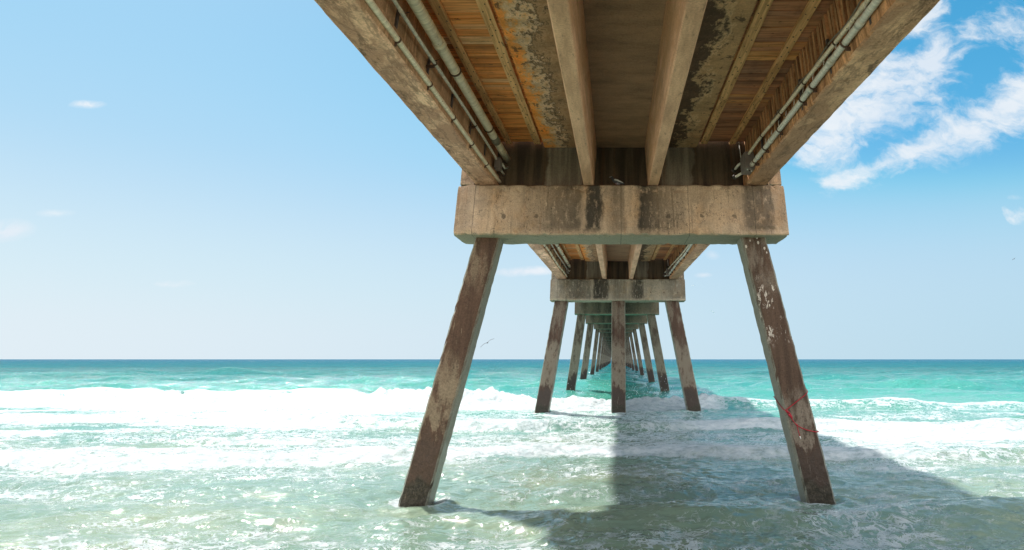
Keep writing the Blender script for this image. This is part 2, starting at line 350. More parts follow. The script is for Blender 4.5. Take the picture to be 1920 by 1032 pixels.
WOOD_R = wood_material('pine_planks_grey_brown', (0.56, 0.29, 0.14), (0.42, 0.245, 0.14), (0.80, 0.45, 0.15), dark=0.4)
STRIP = wood_material('ledger_board_wood', (0.85, 0.50, 0.17), (0.74, 0.43, 0.15), (0.72, 0.52, 0.25), 'y', dark=0.1)

def plain(name, c, rough=0.5, var=0.3, metal=0.0, c2=None, scale=8.0):
    m, t, b, P = material(name, rough, 0.4)
    n = t.noise(P, scale, 6, 0.65)
    t.put(b.inputs['Base Color'], t.mix(t.rng(n, 0.38, 0.66), c, c2 or tuple(v * (1 - var) for v in c)))
    b.inputs['Metallic'].default_value = metal
    t.put(b.inputs['Normal'], t.bump(n, 0.12, 0.01))
    return m
def pipe_material(name, c, ring):
    m, t, b, P = material(name, 0.45, 0.45)
    n = t.noise(P, (2, 26, 2), 6, 0.7)
    col = t.mix(t.rng(n, 0.3, 0.65), c, tuple(v * 0.66 for v in c))
    sp = t.rng(t.noise(P, (22, 13, 22), 4, 0.6), 0.66, 0.7)
    col = t.mix(t.m('MULTIPLY', sp, 0.9), col, ring)
    sp2 = t.m('MULTIPLY', t.rng(t.noise(P, (5, 1.8, 5), 6, 0.7), 0.52, 0.68), 0.35)
    col = t.mix(sp2, col, (0.33, 0.20, 0.08))
    t.put(b.inputs['Base Color'], col); t.put(b.inputs['Normal'], t.bump(n, 0.15, 0.004))
    return m
PVC = pipe_material('weathered_cream_pipe', (0.88, 0.74, 0.55), (0.10, 0.06, 0.03))
PVC2 = pipe_material('weathered_grey_pipe', (0.75, 0.70, 0.60), (0.10, 0.07, 0.04))
RUSTY = plain('dark_rusty_clamp', (0.10, 0.055, 0.035), 0.7)
STRUT = plain('purple_brown_strut', (0.085, 0.065, 0.062), 0.6)
SLEEVE = plain('grey_sleeve', (0.20, 0.17, 0.125), 0.6)
BOXM = plain('painted_box', (0.20, 0.165, 0.15), 0.5, 0.15)
HOLE = plain('bolt_dark_metal', (0.03, 0.022, 0.016), 0.6)
TIE = plain('white_nylon_tie', (0.75, 0.73, 0.68), 0.5, 0.1)
ROPE = plain('red_rope_fibre', (0.42, 0.02, 0.035), 0.8, 0.35, scale=60)
ROPE_END = plain('rope_end_white', (0.8, 0.76, 0.7), 0.8, 0.1)

# ------------------------------------------------------------------ mesh helpers
RND = np.random.RandomState(5)
class MB:
    def __init__(s): s.v = []; s.f = []; s.mi = []; s.n = 0
    def add(s, v, f, mi=0):
        v = np.asarray(v, float).reshape(-1, 3); s.v.append(v)
        s.f += [tuple(i + s.n for i in q) for q in f]; s.mi += [mi] * len(f); s.n += len(v)
    def box(s, lo, hi, mi=0):
        (a, b, c), (d, e, g) = lo, hi
        s.add([(a, b, c), (d, b, c), (d, e, c), (a, e, c), (a, b, g), (d, b, g), (d, e, g), (a, e, g)],
              [(0, 3, 2, 1), (4, 5, 6, 7), (0, 1, 5, 4), (1, 2, 6, 5), (2, 3, 7, 6), (3, 0, 4, 7)], mi)
    def build(s, name, mats, parent=None, smooth=False):
        me = bpy.data.meshes.new(name)
        me.from_pydata(np.concatenate(s.v).tolist(), [], s.f); me.update()
        for m in (mats if isinstance(mats, (list, tuple)) else [mats]): me.materials.append(m)
        if any(s.mi): me.polygons.foreach_set('material_index', s.mi)
        if smooth: me.polygons.foreach_set('use_smooth', [True] * len(me.polygons))
        o = bpy.data.objects.new(name, me); COL.objects.link(o)
        if parent is not None: o.parent = parent
        return o
def hash3(p, seed=0.0):
    q = np.sin(p @ np.array([127.1, 311.7, 74.7]) + seed) * 43758.5453
    return q - np.floor(q)
def noise3(p, seed=0.0):
    i = np.floor(p); f = p - i; f = f * f * (3 - 2 * f); r = 0
    for dx in (0, 1):
        for dy in (0, 1):
            for dz in (0, 1):
                wgt = (f[:, 0] if dx else 1 - f[:, 0]) * (f[:, 1] if dy else 1 - f[:, 1]) * (f[:, 2] if dz else 1 - f[:, 2])
                r = r + wgt * hash3(i + np.array([dx, dy, dz]), seed)
    return r * 2 - 1
def chamfer_profile(pts, r):
    """cut every corner of a closed polygon by r"""
    out = []; n = len(pts)
    for i in range(n):
        p, a, b = Vector(pts[i]), Vector(pts[i - 1]), Vector(pts[(i + 1) % n])
        rr = r[i] if hasattr(r, '__len__') else r
        if rr <= 0: out.append(tuple(p)); continue
        out += [tuple(p + (a - p).normalized() * rr), tuple(p + (b - p).normalized() * rr)]
    return out
def densify(pts, step):
    out = []; n = len(pts)
    for i in range(n):
        a, b = np.array(pts[i]), np.array(pts[(i + 1) % n]); k = max(1, int(np.linalg.norm(b - a) / step))
        out += [tuple(a + (b - a) * j / k) for j in range(k)]
    return out
def prism(mb, prof, o, U, V, W, L, nw=1, rough=0.0, rs=4.0, rscale=(1, 1, 1), shear=None, mi=0, step=None):
    """extrude a closed 2-D profile along W; rough roughens the surface and its corners"""
    U, V, W, o = map(lambda a: np.array(a, float), (U, V, W, o))
    if step: prof = densify(prof, step)
    n = len(prof); p2 = np.array(prof); ctr = p2.mean(0)
    ts = np.linspace(0, L, nw + 1)
    vs = []
    for t in ts:
        P = o + p2[:, :1] * U + p2[:, 1:] * V + W * t
        vs.append(P)
    vs = np.concatenate(vs)
    if rough:
        q = vs * rs * np.array(rscale)
        d = noise3(q) * 0.6 + noise3(q * 2.7 + 9) * 0.4
        chip = np.minimum(0, noise3(q * 1.7 + 21) - 0.1 * 0) * 1.0
        nd = np.tile(p2 - ctr, (nw + 1, 1)); nd /= np.abs(nd).max(0) + 1e-9
        cornerness = (np.abs(nd).min(1) > 0.8).astype(float)
        dirv = (nd[:, :1] * U + nd[:, 1:] * V)
        vs = vs + dirv * (d * rough * 0.35 + cornerness * chip * rough)[:, None]
    if shear is not None: vs = vs + np.array([shear(p) for p in vs])
    # orientation of the profile decides the winding
    area = sum(prof[i][0] * prof[(i + 1) % n][1] - prof[(i + 1) % n][0] * prof[i][1] for i in range(n))
    flip = (area > 0) != (np.dot(np.cross(U, V), W) > 0)
    fs = []
    for k in range(nw):
        for i in range(n):
            j = (i + 1) % n; q = (k * n + i, k * n + j, (k + 1) * n + j, (k + 1) * n + i)
            fs.append(q[::-1] if flip else q)
    a = tuple(range(n)); b_ = tuple(range(nw * n, nw * n + n))
    fs += [a, b_[::-1]] if flip else [a[::-1], b_]
    mb.add(vs, fs, mi)
def tube(mb, pts, r, seg=12, mi=0, closed_ends=True):
    pts = [Vector(p) for p in pts]; n = len(pts); vs = []; up = None
    for i, p in enumerate(pts):
        d = (pts[min(i + 1, n - 1)] - pts[max(i - 1, 0)]).normalized()
        if up is None: up = Vector((0, 0, 1)) if abs(d.z) < 0.9 else Vector((0, 1, 0))
        s_ = d.cross(up).normalized(); up = s_.cross(d).normalized()
        rr = r[i] if hasattr(r, '__len__') else r
        for k in range(seg):
            a = 2 * math.pi * k / seg; vs.append(tuple(p + (s_ * math.cos(a) + up * math.sin(a)) * rr))
    fs = [(i * seg + k, (i + 1) * seg + k, (i + 1) * seg + (k + 1) % seg, i * seg + (k + 1) % seg) for i in range(n - 1) for k in range(seg)]
    if closed_ends: fs += [tuple(range(seg)), tuple(reversed(range((n - 1) * seg, n * seg)))]
    mb.add(vs, fs, mi)
def tag(o, label=None, cat=None, group=None, kind=None):
    for k, v in (('label', label), ('category', cat), ('group', group), ('kind', kind)):
        if v: o[k] = v
    return o
def empty(name, loc, label=None, cat=None, group=None):
    o = bpy.data.objects.new(name, None); COL.objects.link(o); o.location = loc; o.empty_display_size = 0.3
    return tag(o, label, cat, group)
def copy_tree(o, parent=None):
    c = o.copy(); COL.objects.link(c); c.parent = parent
    for ch in [x for x in bpy.data.objects if x.parent == o]: copy_tree(ch, c)
    return c

# ------------------------------------------------------------------ the pier
PXC = 0.11                                     # centre line of the pier
SLOPE = 0.0224
BY = [-6.53, 11.37, 29.3, 47.4, 65.3, 90.5, 114.6] + [114.6 + 24.2 * k for k in range(1, 13)]
def cap_z(y): return float(np.interp(y, [-6.53, 11.37, 29.3, 47.4, 65.3, 90.5, 114.6], [4.02, 4.42, 4.79, 5.38, 5.67, 6.25, 6.73]))
pier = empty('pier', (PXC, 0, 0), 'long concrete fishing pier on splayed piles running out over the surf to the horizon', 'pier')

def make_cap(mat, dens=0.09):
    mb = MB()
    prof = chamfer_profile([(0, 0), (1.05, 0), (1.05, 1.0), (0, 1.0)], 0.025)
    prism(mb, prof, (-3.25, 0, 0), (0, 1, 0), (0, 0, 1), (1, 0, 0), 6.5, int(6.5 / dens), 0.028, 6.0, step=dens)
    return mb
def make_wall():
    mb = MB()
    prism(mb, [(0.27, 1.0), (0.78, 1.0), (0.78, 2.03), (0.27, 2.03)], (-2.94, 0, 0), (0, 1, 0), (0, 0, 1), (1, 0, 0), 5.88, 40, 0.01, 5.0, step=0.15)
    return mb
def make_ear(s):
    mb = MB(); x0 = 2.945 if s > 0 else -3.22
    prism(mb, chamfer_profile([(0.02, 1.0), (1.03, 1.0), (1.03, 1.82), (0.02, 1.82)], 0.015), (x0, 0, 0), (0, 1, 0), (0, 0, 1), (1, 0, 0), 0.275, 4, 0.01, 6.0, step=0.1)
    return mb
def wall_material():
    m, t, b, P = material('end_wall_concrete')
    x, y, z = t.sep(P)
    st = streaks(t, P, 5.0, 0.35, 2.0)
    c = t.mix(t.rng(st, 0.38, 0.64), (0.135, 0.095, 0.062), (0.055, 0.038, 0.026))
    # paler skim coat either side of the stems
    ax = t.m('ABSOLUTE', t.m('ADD', x, t.m('MULTIPLY', t.m('SUBTRACT', t.noise(P, 2.5, 5, 0.6), 0.5), 0.35)))
    pm = t.m('MULTIPLY', t.rng(ax, 0.78, 0.84), t.m('SUBTRACT', 1.0, t.rng(ax, 1.5, 1.56)))
    pm = t.m('MULTIPLY', pm, t.rng(st, 0.3, 0.55, 1.0, 0.35))
    c = t.mix(t.m('MULTIPLY', pm, 0.95), c, (0.33, 0.29, 0.235))
    c = t.mix(t.m('MULTIPLY', t.rng(streaks(t, P, 8, 0.3, 8.0), 0.6, 0.68), 0.4), c, (0.16, 0.075, 0.03))
    concrete_detail(t, b, P, c, 0.35, 0.14, (1.02, 1.0, .95))
    return m
WALL = wall_material()

def make_pile(xt, xb, y0=0.28, wdt=0.5, zt=4.55, zb=-1.5, z_ref=0.0, dens=0.12):
    """square pile with chamfered corners; xt, xb: centre at cap soffit and at the waterline"""
    mb = MB(); h = wdt / 2
    sl_ = (xt - xb) / zt
    prof = chamfer_profile([(-h, 0), (h, 0), (h, wdt), (-h, wdt)], 0.035)
    prism(mb, prof, (xb, y0, zb), (1, 0, 0), (0, 1, 0), (0, 0, 1), zt - zb, int((zt - zb) / dens), 0.012, 7.0,
          shear=lambda p: (sl_ * p[2], 0, 0), step=dens)
    return mb
protos = {}
def pile_ends(i, s):
    if i == 1: return (-2.64, -3.52) if s < 0 else (2.62, 3.37)
    return (-2.72, -3.44) if s < 0 else (2.62, 2.62 + .175 * cap_z(BY[i]))
def bent(i):
    y, z = BY[i], cap_z(BY[i])
    capm = {1: CAP1, 2: CAP2}.get(i, CAP3)
    key = 'near' if i <= 2 else 'far'
    if i in (1, 2): cap = make_cap(capm, 0.07).build('pile_cap', capm, pier)
    elif key in protos: cap = protos[key].copy(); COL.objects.link(cap)
    else: cap = protos[key] = make_cap(capm, 0.3).build('pile_cap', capm, pier)
    cap.parent = pier; cap.location = (0, y, z)
    tag(cap, {1: 'tan concrete cap beam with black run marks, nearest the camera', 2: 'grey green stained cap beam on three piles, second along the pier'}.get(i))
    if i <= 4:
        wl = make_wall().build('end_wall', WALL, cap)
        for s in (-1, 1): make_ear(s).build('shear_block', capm, cap)
    else:
        wl = MB(); wl.box((-2.9, 0.3, 0.99), (2.9, 0.75, 2.03)); wl.build('end_wall', WALL, cap)
    zt = z + 0.02
    for s in (-1, 1):
        xt, xb = pile_ends(i, s); wd_ = .5 if i == 1 else .64 if i == 2 else .66 if i < 5 else .56
        pm = {1: PILE_L if s < 0 else PILE_R, 2: PILE_B}.get(i, PILE_C)
        o = make_pile(xt, xb, y0=.53 - wd_ / 2, wdt=wd_, zt=zt, dens=0.1 if i < 3 else 0.5).build('pile', pm, pier)
        o.location = (0, y, 0)
        if i == 1: tag(o, 'brown raked pile with pale scraped patch, foot in the shallows' if s < 0 else 'dark raked pile splashed with white, red rope tied round it')
    if i == 2:
        o = make_pile(0.03, 0.03, y0=.20, wdt=.66, zt=zt, dens=0.1).build('pile', PILE_B, pier); o.location = (0, y, 0)
        tag(o, 'upright middle pile, mottled brown and grey')
for i in range(len(BY)): bent(i)

girders = {}
# ---- one span: local y from 0 to L, local z 0 at the ledge
def span(y0, y1, zl, rich=True, slope=SLOPE, seed=0):
    L = y1 - y0; rnd = random.Random(seed)
    rot = (math.atan(slope), 0, 0); loc = (0, y0, zl)
    ny = int(L / 0.12) if rich else int(L / 1.5)
    def place(o): o.location = loc; o.rotation_euler = rot; return o
    mb = MB()
    prism(mb, chamfer_profile([(-1.6, .863), (1.6, .863), (1.6, 1.06), (-1.6, 1.06)], [.02, .02, 0, 0]), (0, 0, 0), (1, 0, 0), (0, 0, 1), (0, 1, 0), L, ny, 0.012 if rich else 0, 6.0, step=0.4)
    slab = place(mb.build('deck_slab', SLAB, pier))
    for s in (-1, 1):
        mb = MB()
        prism(mb, chamfer_profile([(s * .65 - .10, 0), (s * .65 + .10, 0), (s * .65 + .15, .866), (s * .65 - .15, .866)], [.015, .015, 0, 0]),
              (0, 0.01, 0), (1, 0, 0), (0, 0, 1), (0, 1, 0), L - 0.02, ny, 0.006 if rich else 0, 5.0)
        mb.build('stem', STEM, slab)
    for s in (-1, 1):
        mb = MB(); gm_ = GIRD_L if s < 0 else GIRD_R
        prof = [(s * 2.505, .02), (s * 2.53, 0), (s * 2.90, 0), (s * 2.935, .03), (s * 2.935, 1.32), (s * 2.60, 1.32), (s * 2.60, .30), (s * 2.505, .24)]
        prism(mb, prof, (0, 0, 0), (1, 0, 0), (0, 0, 1), (0, 1, 0), L, int(L / 0.07) if rich else ny, 0.022 if rich else 0, 5.0, (1, 0.8, 1), step=0.1 if rich else None)
        g = place(mb.build('edge_girder', gm_, pier)); girders[(seed, s)] = (g, Matrix.Translation(Vector((PXC, 0, 0)) + Vector(loc)) @ Matrix.Rotation(rot[0], 4, 'X'))
        # web face: ribbed by its form boards on the right, panelled on the left
        if rich:
            mb = MB(); y = 0.02
            while y < L - 0.1:
                wd = rnd.uniform(.05, .11) if s > 0 else rnd.uniform(2.5, 4)
                wd = min(wd, L - 0.03 - y)
                d = rnd.uniform(.035, .06) if s > 0 else rnd.uniform(.05, .056)
                x0, x1 = sorted((s * 2.61, s * (2.61 - d)))
                mb.box((x0, y, .25), (x1, y + wd, .96)); y += wd + (rnd.uniform(.03, .07) if s > 0 else 0.008)
            mb.build('web_facing', gm_, g)
    for s in (-1, 1):
        if not rich:
            mb = MB(); mb.box((min(s * 1.603, s * 2.598), 0.02, .985), (max(s * 1.603, s * 2.598), L - .02, 1.03)); place(mb.build('timber_decking', WOOD_L if s < 0 else WOOD_R, pier)); continue
        mb = MB(); y = 0.02
        while y < L - 0.1:
            wd = min(rnd.choice((.09, .14, .14, .14, .19)), L - .02 - y)
            z0 = .985 + rnd.uniform(-.006, .006)
            mb.box((min(s * 1.603, s * 2.598), y, z0), (max(s * 1.603, s * 2.598), y + wd - .006, z0 + .04)); y += wd
        mb.box((min(s * 1.603, s * 2.598), 0.02, 1.03), (max(s * 1.603, s * 2.598), L - .02, 1.06))
        tim = place(mb.build('timber_decking', WOOD_L if s < 0 else WOOD_R, pier))
        for (xa, xb) in ((1.665, 1.815), (2.27, 2.40)):
            y = L - 0.02
            while y > 0.3:
                ln = min(2.44, y - 0.02)
                mb = MB(); x0, x1 = sorted((s * xa, s * xb)); dz = rnd.uniform(0, .012)
                prism(mb, chamfer_profile([(x0, .935 - dz), (x1, .935 - dz), (x1, .977), (x0, .977)], .004), (0, y - ln + .006, 0), (1, 0, 0), (0, 0, 1), (0, 1, 0), ln - .012, 1)
                k = 0; yb = y - ln + .08
                while yb < y - .06:
                    tube(mb, [(x0 + (.04 if k % 2 else .10) + rnd.uniform(-.015, .015), yb, .938 - dz), (x0 + (.04 if k % 2 else .10), yb, .931 - dz)], rnd.uniform(.007, .013), 8, mi=1)
                    yb += rnd.uniform(.11, .19); k += 1
                mb.build('ledger_board', [STRIP, HOLE], tim); y -= ln
    return slab
for i in range(len(BY) - 1):
    y0, y1 = BY[i] + 0.785, BY[i + 1] + 0.265
    sl_ = (cap_z(BY[i + 1]) - cap_z(BY[i])) / (BY[i + 1] - BY[i])
    span(y0, y1, cap_z(BY[i]) + 1.004 + sl_ * .785, rich=(i <= 2), slope=sl_, seed=i)

# ---- pipes and conduits: things clamped to the girders of a span
Y1W = BY[1] + 0.262
def sp(i, x, y, z):
    """point at pier-local x, world y, height z above the span's ledge line"""
    return Vector((x, y, cap_z(y) + 1.0 + z))
def smooth_path(pts, n=8):
    out = []; P = [Vector(p) for p in pts]
    for i in range(len(P) - 1):
        p0, p1, p2, p3 = P[max(i - 1, 0)], P[i], P[i + 1], P[min(i + 2, len(P) - 1)]
        for k in range(n):
            t = k / n
            out.append(0.5 * ((2 * p1) + (p2 - p0) * t + (2 * p0 - 5 * p1 + 4 * p2 - p3) * t * t + (3 * p1 - p0 - 3 * p2 + p3) * t ** 3))
    return out + [P[-1]]
def pipe_thing(name, label, cat, pts, r, mat, clamp_at=(), clamp_mat=RUSTY, joint_at=(), sleeve_at=(), n=8, group=None, strut_side=0):
    """a run of pipe (its Empty) > pipe_run, pipe_clamp, coupling"""
    path = smooth_path(pts, n)
    root = empty(name, (PXC, 0, 0), label, cat, group)
    mb = MB(); tube(mb, path, r, 16); mb.build('pipe_run', mat, root, True)
    def at(y):
        for a, b in zip(path, path[1:]):
            if min(a.y, b.y) <= y <= max(a.y, b.y): return a.lerp(b, (y - a.y) / (b.y - a.y + 1e-9)), (b - a).normalized()
        return path[-1], (path[-1] - path[-2]).normalized()
    for y in clamp_at:
        p, d = at(y); mb = MB(); tube(mb, [p - d * .014, p + d * .014], r * 1.16 + .004, 16)
        if strut_side: mb.box((min(p.x, strut_side * 2.56), p.y - .012, p.z - r * 1.5 - .03), (max(p.x, strut_side * 2.56), p.y + .012, p.z - r * 1.1))
        mb.build('pipe_clamp', clamp_mat, root, False)
    for y in joint_at:
        p, d = at(y); mb = MB(); tube(mb, [p - d * .055, p + d * .055], r * 1.13 + .001, 16); mb.build('coupling', mat, root, True)
    for y in sleeve_at:
        p, d = at(y); mb = MB(); tube(mb, [p - d * .16, p + d * .16], r * 1.12, 16); mb.build('coupling', SLEEVE, root, True)
    return root
YA = -5.7
def bracket(mb, key):
    g, M = girders[key]; o = mb.build('pipe_bracket', [STRUT, RUSTY], g)
    o.matrix_parent_inverse = M.inverted() @ Matrix.Translation((PXC, 0, 0))
cl_a = [10.3 - 1.18 * k for k in range(14)]
for sh in (0.0, BY[2] - BY[1]):
    near = sh == 0.0
    wh = 'under the nearest span' if near else 'under the second span'
    def S(x, y, z): return sp(0, x, y + sh, z)
    A0 = YA if near else YA + 0.0
    wv = (lambda k: 0.0) if near else (lambda k: 0.03 * math.sin(k * 1.9))
    pipe_thing('water_pipe', f'thin cream pipe lowest on the left girder {wh}', 'pipe',
               [S(-2.485, A0 + 2.165 * k, .12 + wv(k)) for k in range(8)] + [S(-2.485, Y1W + .06, .13)], .034, PVC, [y + sh for y in cl_a], strut_side=-1)
    pipe_thing('drain_pipe', f'thick cream drain pipe beside the left timber planks {wh}', 'pipe',
               [S(-2.37, A0, .62), S(-2.37, 3, .62), S(-2.37, Y1W + .06, .62)], .072, PVC, [y + sh for y in (7.4, 9.75, 5.0, 2.6, 0.2)],
               joint_at=[y + sh for y in (6.6, 3.6, 0.6)], sleeve_at=[10.35 + sh])
    pipe_thing('electrical_conduit', f'slim grey conduit between the two cream pipes on the left {wh}', 'conduit',
               [S(-2.45, A0 + (Y1W - .9 - A0) * k / 7, .43 + .02 * math.sin(k * 2.2)) for k in range(8)] + [S(-2.45, Y1W - .72, .40)], .021, PVC2,
               [y + sh for y in cl_a[1::2]], joint_at=[y + sh for y in (5.5, 7.0, 8.2)], strut_side=-1)
    jb = empty('junction_box', (PXC, 0, 0), f'small grey conduit box against the left girder end {wh}', 'junction box')
    p = S(-2.44, Y1W - .6, .36); mb = MB()
    prism(mb, chamfer_profile([(-.055, -.11), (.055, -.11), (.055, .11), (-.055, .11)], .008), p, (1, 0, 0), (0, 0, 1), (0, 1, 0), .22, 1)
    mb.build('housing', BOXM, jb)
    for dx, z1 in ((.0, .28), (.06, .45)):
        mb = MB(); tube(mb, [S(-2.44 + dx, Y1W - .4, .34 + dx), S(-2.42 + dx, Y1W - .2, .3 + dx), S(-2.40 + dx, Y1W + .04, z1)], .02, 10); mb.build('conduit_stub', PVC2, jb, True)
    for y in cl_a[:10]:
        mb = MB(); q = S(0, y + .05, 0)
        mb.box((-2.565, q.y - .022, q.z + .20), (-2.535, q.y + .022, q.z + .52))
        tube(mb, [(-2.535, q.y, q.z + .46), (-2.42, q.y, q.z + .50)], .006, 6, mi=1); bracket(mb, (0 if near else 1, -1))
    # right side
    up_ = pipe_thing('utility_pipe', f'white pipe lowest on the right girder {wh}', 'pipe',
               [S(2.455, A0 + 2.0 * k, .20 + wv(k + 1) - .006 * k) for k in range(8)] + [S(2.43, 10.45, .145)], .041, PVC2,
               [y + sh for y in (10.2, 9.45, 8.55, 7.35, 6.9, 5.75, 4.6, 3.4)], joint_at=[y + sh for y in (9.95, 9.1, 7.0, 6.2, 5.3)], strut_side=1)
    pipe_thing('electrical_conduit', f'cream conduit above the white pipe on the right girder {wh}', 'conduit',
               [S(2.46, A0, .27), S(2.46, 2, .28), S(2.46, 5.0, .29), S(2.46, 6.86, .34), S(2.46, 8.6, .39), S(2.45, 9.8, .43), S(2.41, 10.5, .38)], .028, PVC,
               [y + sh for y in (9.6, 8.4, 7.2, 6.0, 4.8)], joint_at=[y + sh for y in (8.9, 6.6, 5.2)])
    pts = []
    for k in range(14):
        y = 10.45 - k * .6; pts.append(S(2.47, y, .47 - .012 * k + (.035 if k % 2 else -.01)))
    pts = [S(2.47, YA, .32)] + pts[::-1]
    pipe_thing('loose_cable', f'thin grey cable drooping above the conduits on the right girder {wh}', 'cable', pts, .011, SLEEVE, [y + sh for y in (10.45 - .6, 8.65, 7.45, 6.25)])
    for k, y in enumerate([9.9 - 1.18 * k for k in range(9)]):
        q = S(0, y, 0); mb = MB(); mb.box((2.50, q.y - .022, q.z + .08), (2.535, q.y + .022, q.z + .55)); bracket(mb, (0 if near else 1, 1))
    for k in range(13 if near else 7):
        y = 9.2 - k * .42; q = S(2.44, y, .22); mb = MB()
        tube(mb, [(q.x - .04, q.y, q.z + .01), (q.x - .055, q.y + .005, q.z - .07)], .0035, 5)
        mb.build('cable_tie', TIE, up_)
    jb = empty('junction_box', (PXC, 0, 0), f'brown grey metal box on the right girder end {wh}', 'junction box')
    p = S(2.415, 10.5, .255); mb = MB()
    prism(mb, chamfer_profile([(-.085, -.165), (.085, -.165), (.085, .165), (-.085, .165)], .01), p, (1, 0, 0), (0, 0, 1), (0, 1, 0), .42, 1)
    mb.build('housing', BOXM, jb)
    mb = MB(); q = p + Vector((-.098, .02, -.15)); mb.box(tuple(q), (q.x + .012, q.y + .38, q.z + .3)); mb.build('lid', BOXM, jb)
    for dx in (-.05, .0, .05):
        mb = MB(); tube(mb, [p + Vector((dx, .1 + dx, -.16)), p + Vector((dx, .1 + dx, -.185))], .012, 8); mb.build('knockout_plug', TIE if dx else HOLE, jb)
    for z0, z1 in ((-.1, -.12), (.1, .02)):
        mb = MB(); tube(mb, [p + Vector((-.03, .4, z0)), p + Vector((-.10, .55, z0 - .02)), p + Vector((-.16, .80, z1))], .026, 10); mb.build('conduit_stub', PVC2, jb, True)
        mb = MB(); a = p + Vector((-.16, .70, z1)); tube(mb, [a, a + Vector((0, .03, 0))], .05, 12); mb.build('wall_collar', HOLE, jb, True)
    mb = MB(); a = sp(0, 2.47, Y1W - .1 + sh, .97); tube(mb, [a, a + Vector((.01, 0, -.35))], .009, 6)
    o = mb.build('drip_tube', TIE, None, True); o.location.x = PXC; tag(o, f'thin white tube hanging in the right corner above the cap {wh}', 'tube')

# ------------------------------------------------------------------ red rope round the right pile
def pile_pt(u, z, face='front', off=0.016):
    """point on the right pile of the first bent; u across the face"""
    xc = 3.37 - .75 * z / 4.44
    if face == 'front': return Vector((xc + u, BY[1] + .28 - off, z))
    return Vector((xc - .25 - off, BY[1] + .28 + u, z))
rope = empty('rope', (PXC, 0, 0), 'red rope knotted round the right hand pile just above the surf', 'rope')
def rp(pts, r=.0072, n=6):
    mb = MB(); tube(mb, smooth_path(pts, n), r, 8); return mb.build('strand', ROPE, rope, True)
def xside(s, z, y): 
    xc = 3.37 - .75 * z / 4.44; return Vector((xc + s * (.25 + .012), BY[1] + y, z))
K = pile_pt(-.235, 1.36)
rp([xside(1, 1.74, .62), xside(1, 1.68, .32), pile_pt(.20, 1.62), pile_pt(0, 1.50), K])
rp([xside(-1, 1.56, .74), xside(-1, 1.45, .5), xside(-1, 1.39, .31), K, pile_pt(-.19, 1.285), pile_pt(-.10, 1.135), pile_pt(.03, 1.065), pile_pt(.15, 1.035), pile_pt(.235, 1.025), xside(1, 1.03, .33), xside(1, 1.05, .7)])
rp([xside(1, 1.05, .79), Vector((3.16, BY[1] + .80, 1.28)), xside(-1, 1.56, .79)])
rp([K, pile_pt(-.18, 1.33, off=.03), pile_pt(-.15, 1.24, off=.03), pile_pt(-.2, 1.29, off=.03)], .009)
rp([pile_pt(-.10, 1.135, off=.02), pile_pt(-.10, 1.06, off=.022), pile_pt(-.095, .96, off=.02)], .006)
for (u, z, rr) in ((-.215, 1.345, .022), (-.19, 1.29, .02), (-.17, 1.265, .02), (-.10, 1.135, .014)):
    mb = MB(); c = pile_pt(u, z, off=.03)
    tube(mb, [c + Vector((-rr, 0, rr * .7)), c + Vector((-rr * .5, -.004, rr * .4)), c, c + Vector((rr * .5, .004, -rr * .4)), c + Vector((rr, 0, -rr * .7))], [rr * .35, rr * .9, rr, rr * .9, rr * .35], 10)
    mb.build('knot', ROPE, rope, True)
mb = MB(); tube(mb, [pile_pt(-.095, .96, off=.02), pile_pt(-.092, .92, off=.02)], .009, 8); mb.build('rope_end', ROPE_END, rope, True)

# ------------------------------------------------------------------ birds
def skin_body(name, joints, edges, mat, parent=None, sub=2, scale=1.0):
    me = bpy.data.meshes.new(name); me.from_pydata([Vector(j[0]) * scale for j in joints], edges, []); me.update()
    o = bpy.data.objects.new(name, me); COL.objects.link(o); me.materials.append(mat)
    o.modifiers.new('skin', 'SKIN'); sk = me.skin_vertices[0].data
    for i, j in enumerate(joints): sk[i].radius = (j[1] * scale, (j[2] if len(j) > 2 else j[1]) * scale); sk[i].use_root = (i == 0)
    sb = o.modifiers.new('sub', 'SUBSURF'); sb.levels = sub; sb.render_levels = sub
    if parent: o.parent = parent
    return o
FEATHER_D = plain('pigeon_dark_feathers', (0.055, 0.052, 0.058), 0.6, 0.4, scale=30)
FEATHER_L = plain('pigeon_pale_wing', (0.60, 0.55, 0.52), 0.7, 0.4, scale=30)
FEATHER_B = plain('pigeon_belly', (0.20, 0.17, 0.18), 0.7, 0.3, scale=30)
BEAKM = plain('pigeon_beak', (0.5, 0.46, 0.42), 0.5)
LEGM = plain('pigeon_leg', (0.35, 0.06, 0.05), 0.6)
pg = empty('pigeon', (0.005, BY[1] + .085, cap_z(BY[1]) + 1.0), 'dark pigeon with pale wing patch perched on the cap ledge between the stems', 'pigeon')
skin_body('body', [((.02, 0, .085), .052, .05), ((-.035, 0, .115), .045, .042), ((-.065, 0, .155), .028, .028), ((-.078, 0, .185), .026, .026), ((-.092, 0, .19), .020, .019),
                   ((.075, 0, .07), .035, .03), ((.125, 0, .055), .016, .02), ((.175, 0, .045), .006, .022)],
          [(0, 1), (1, 2), (2, 3), (3, 4), (0, 5), (5, 6), (6, 7)], FEATHER_D, pg)
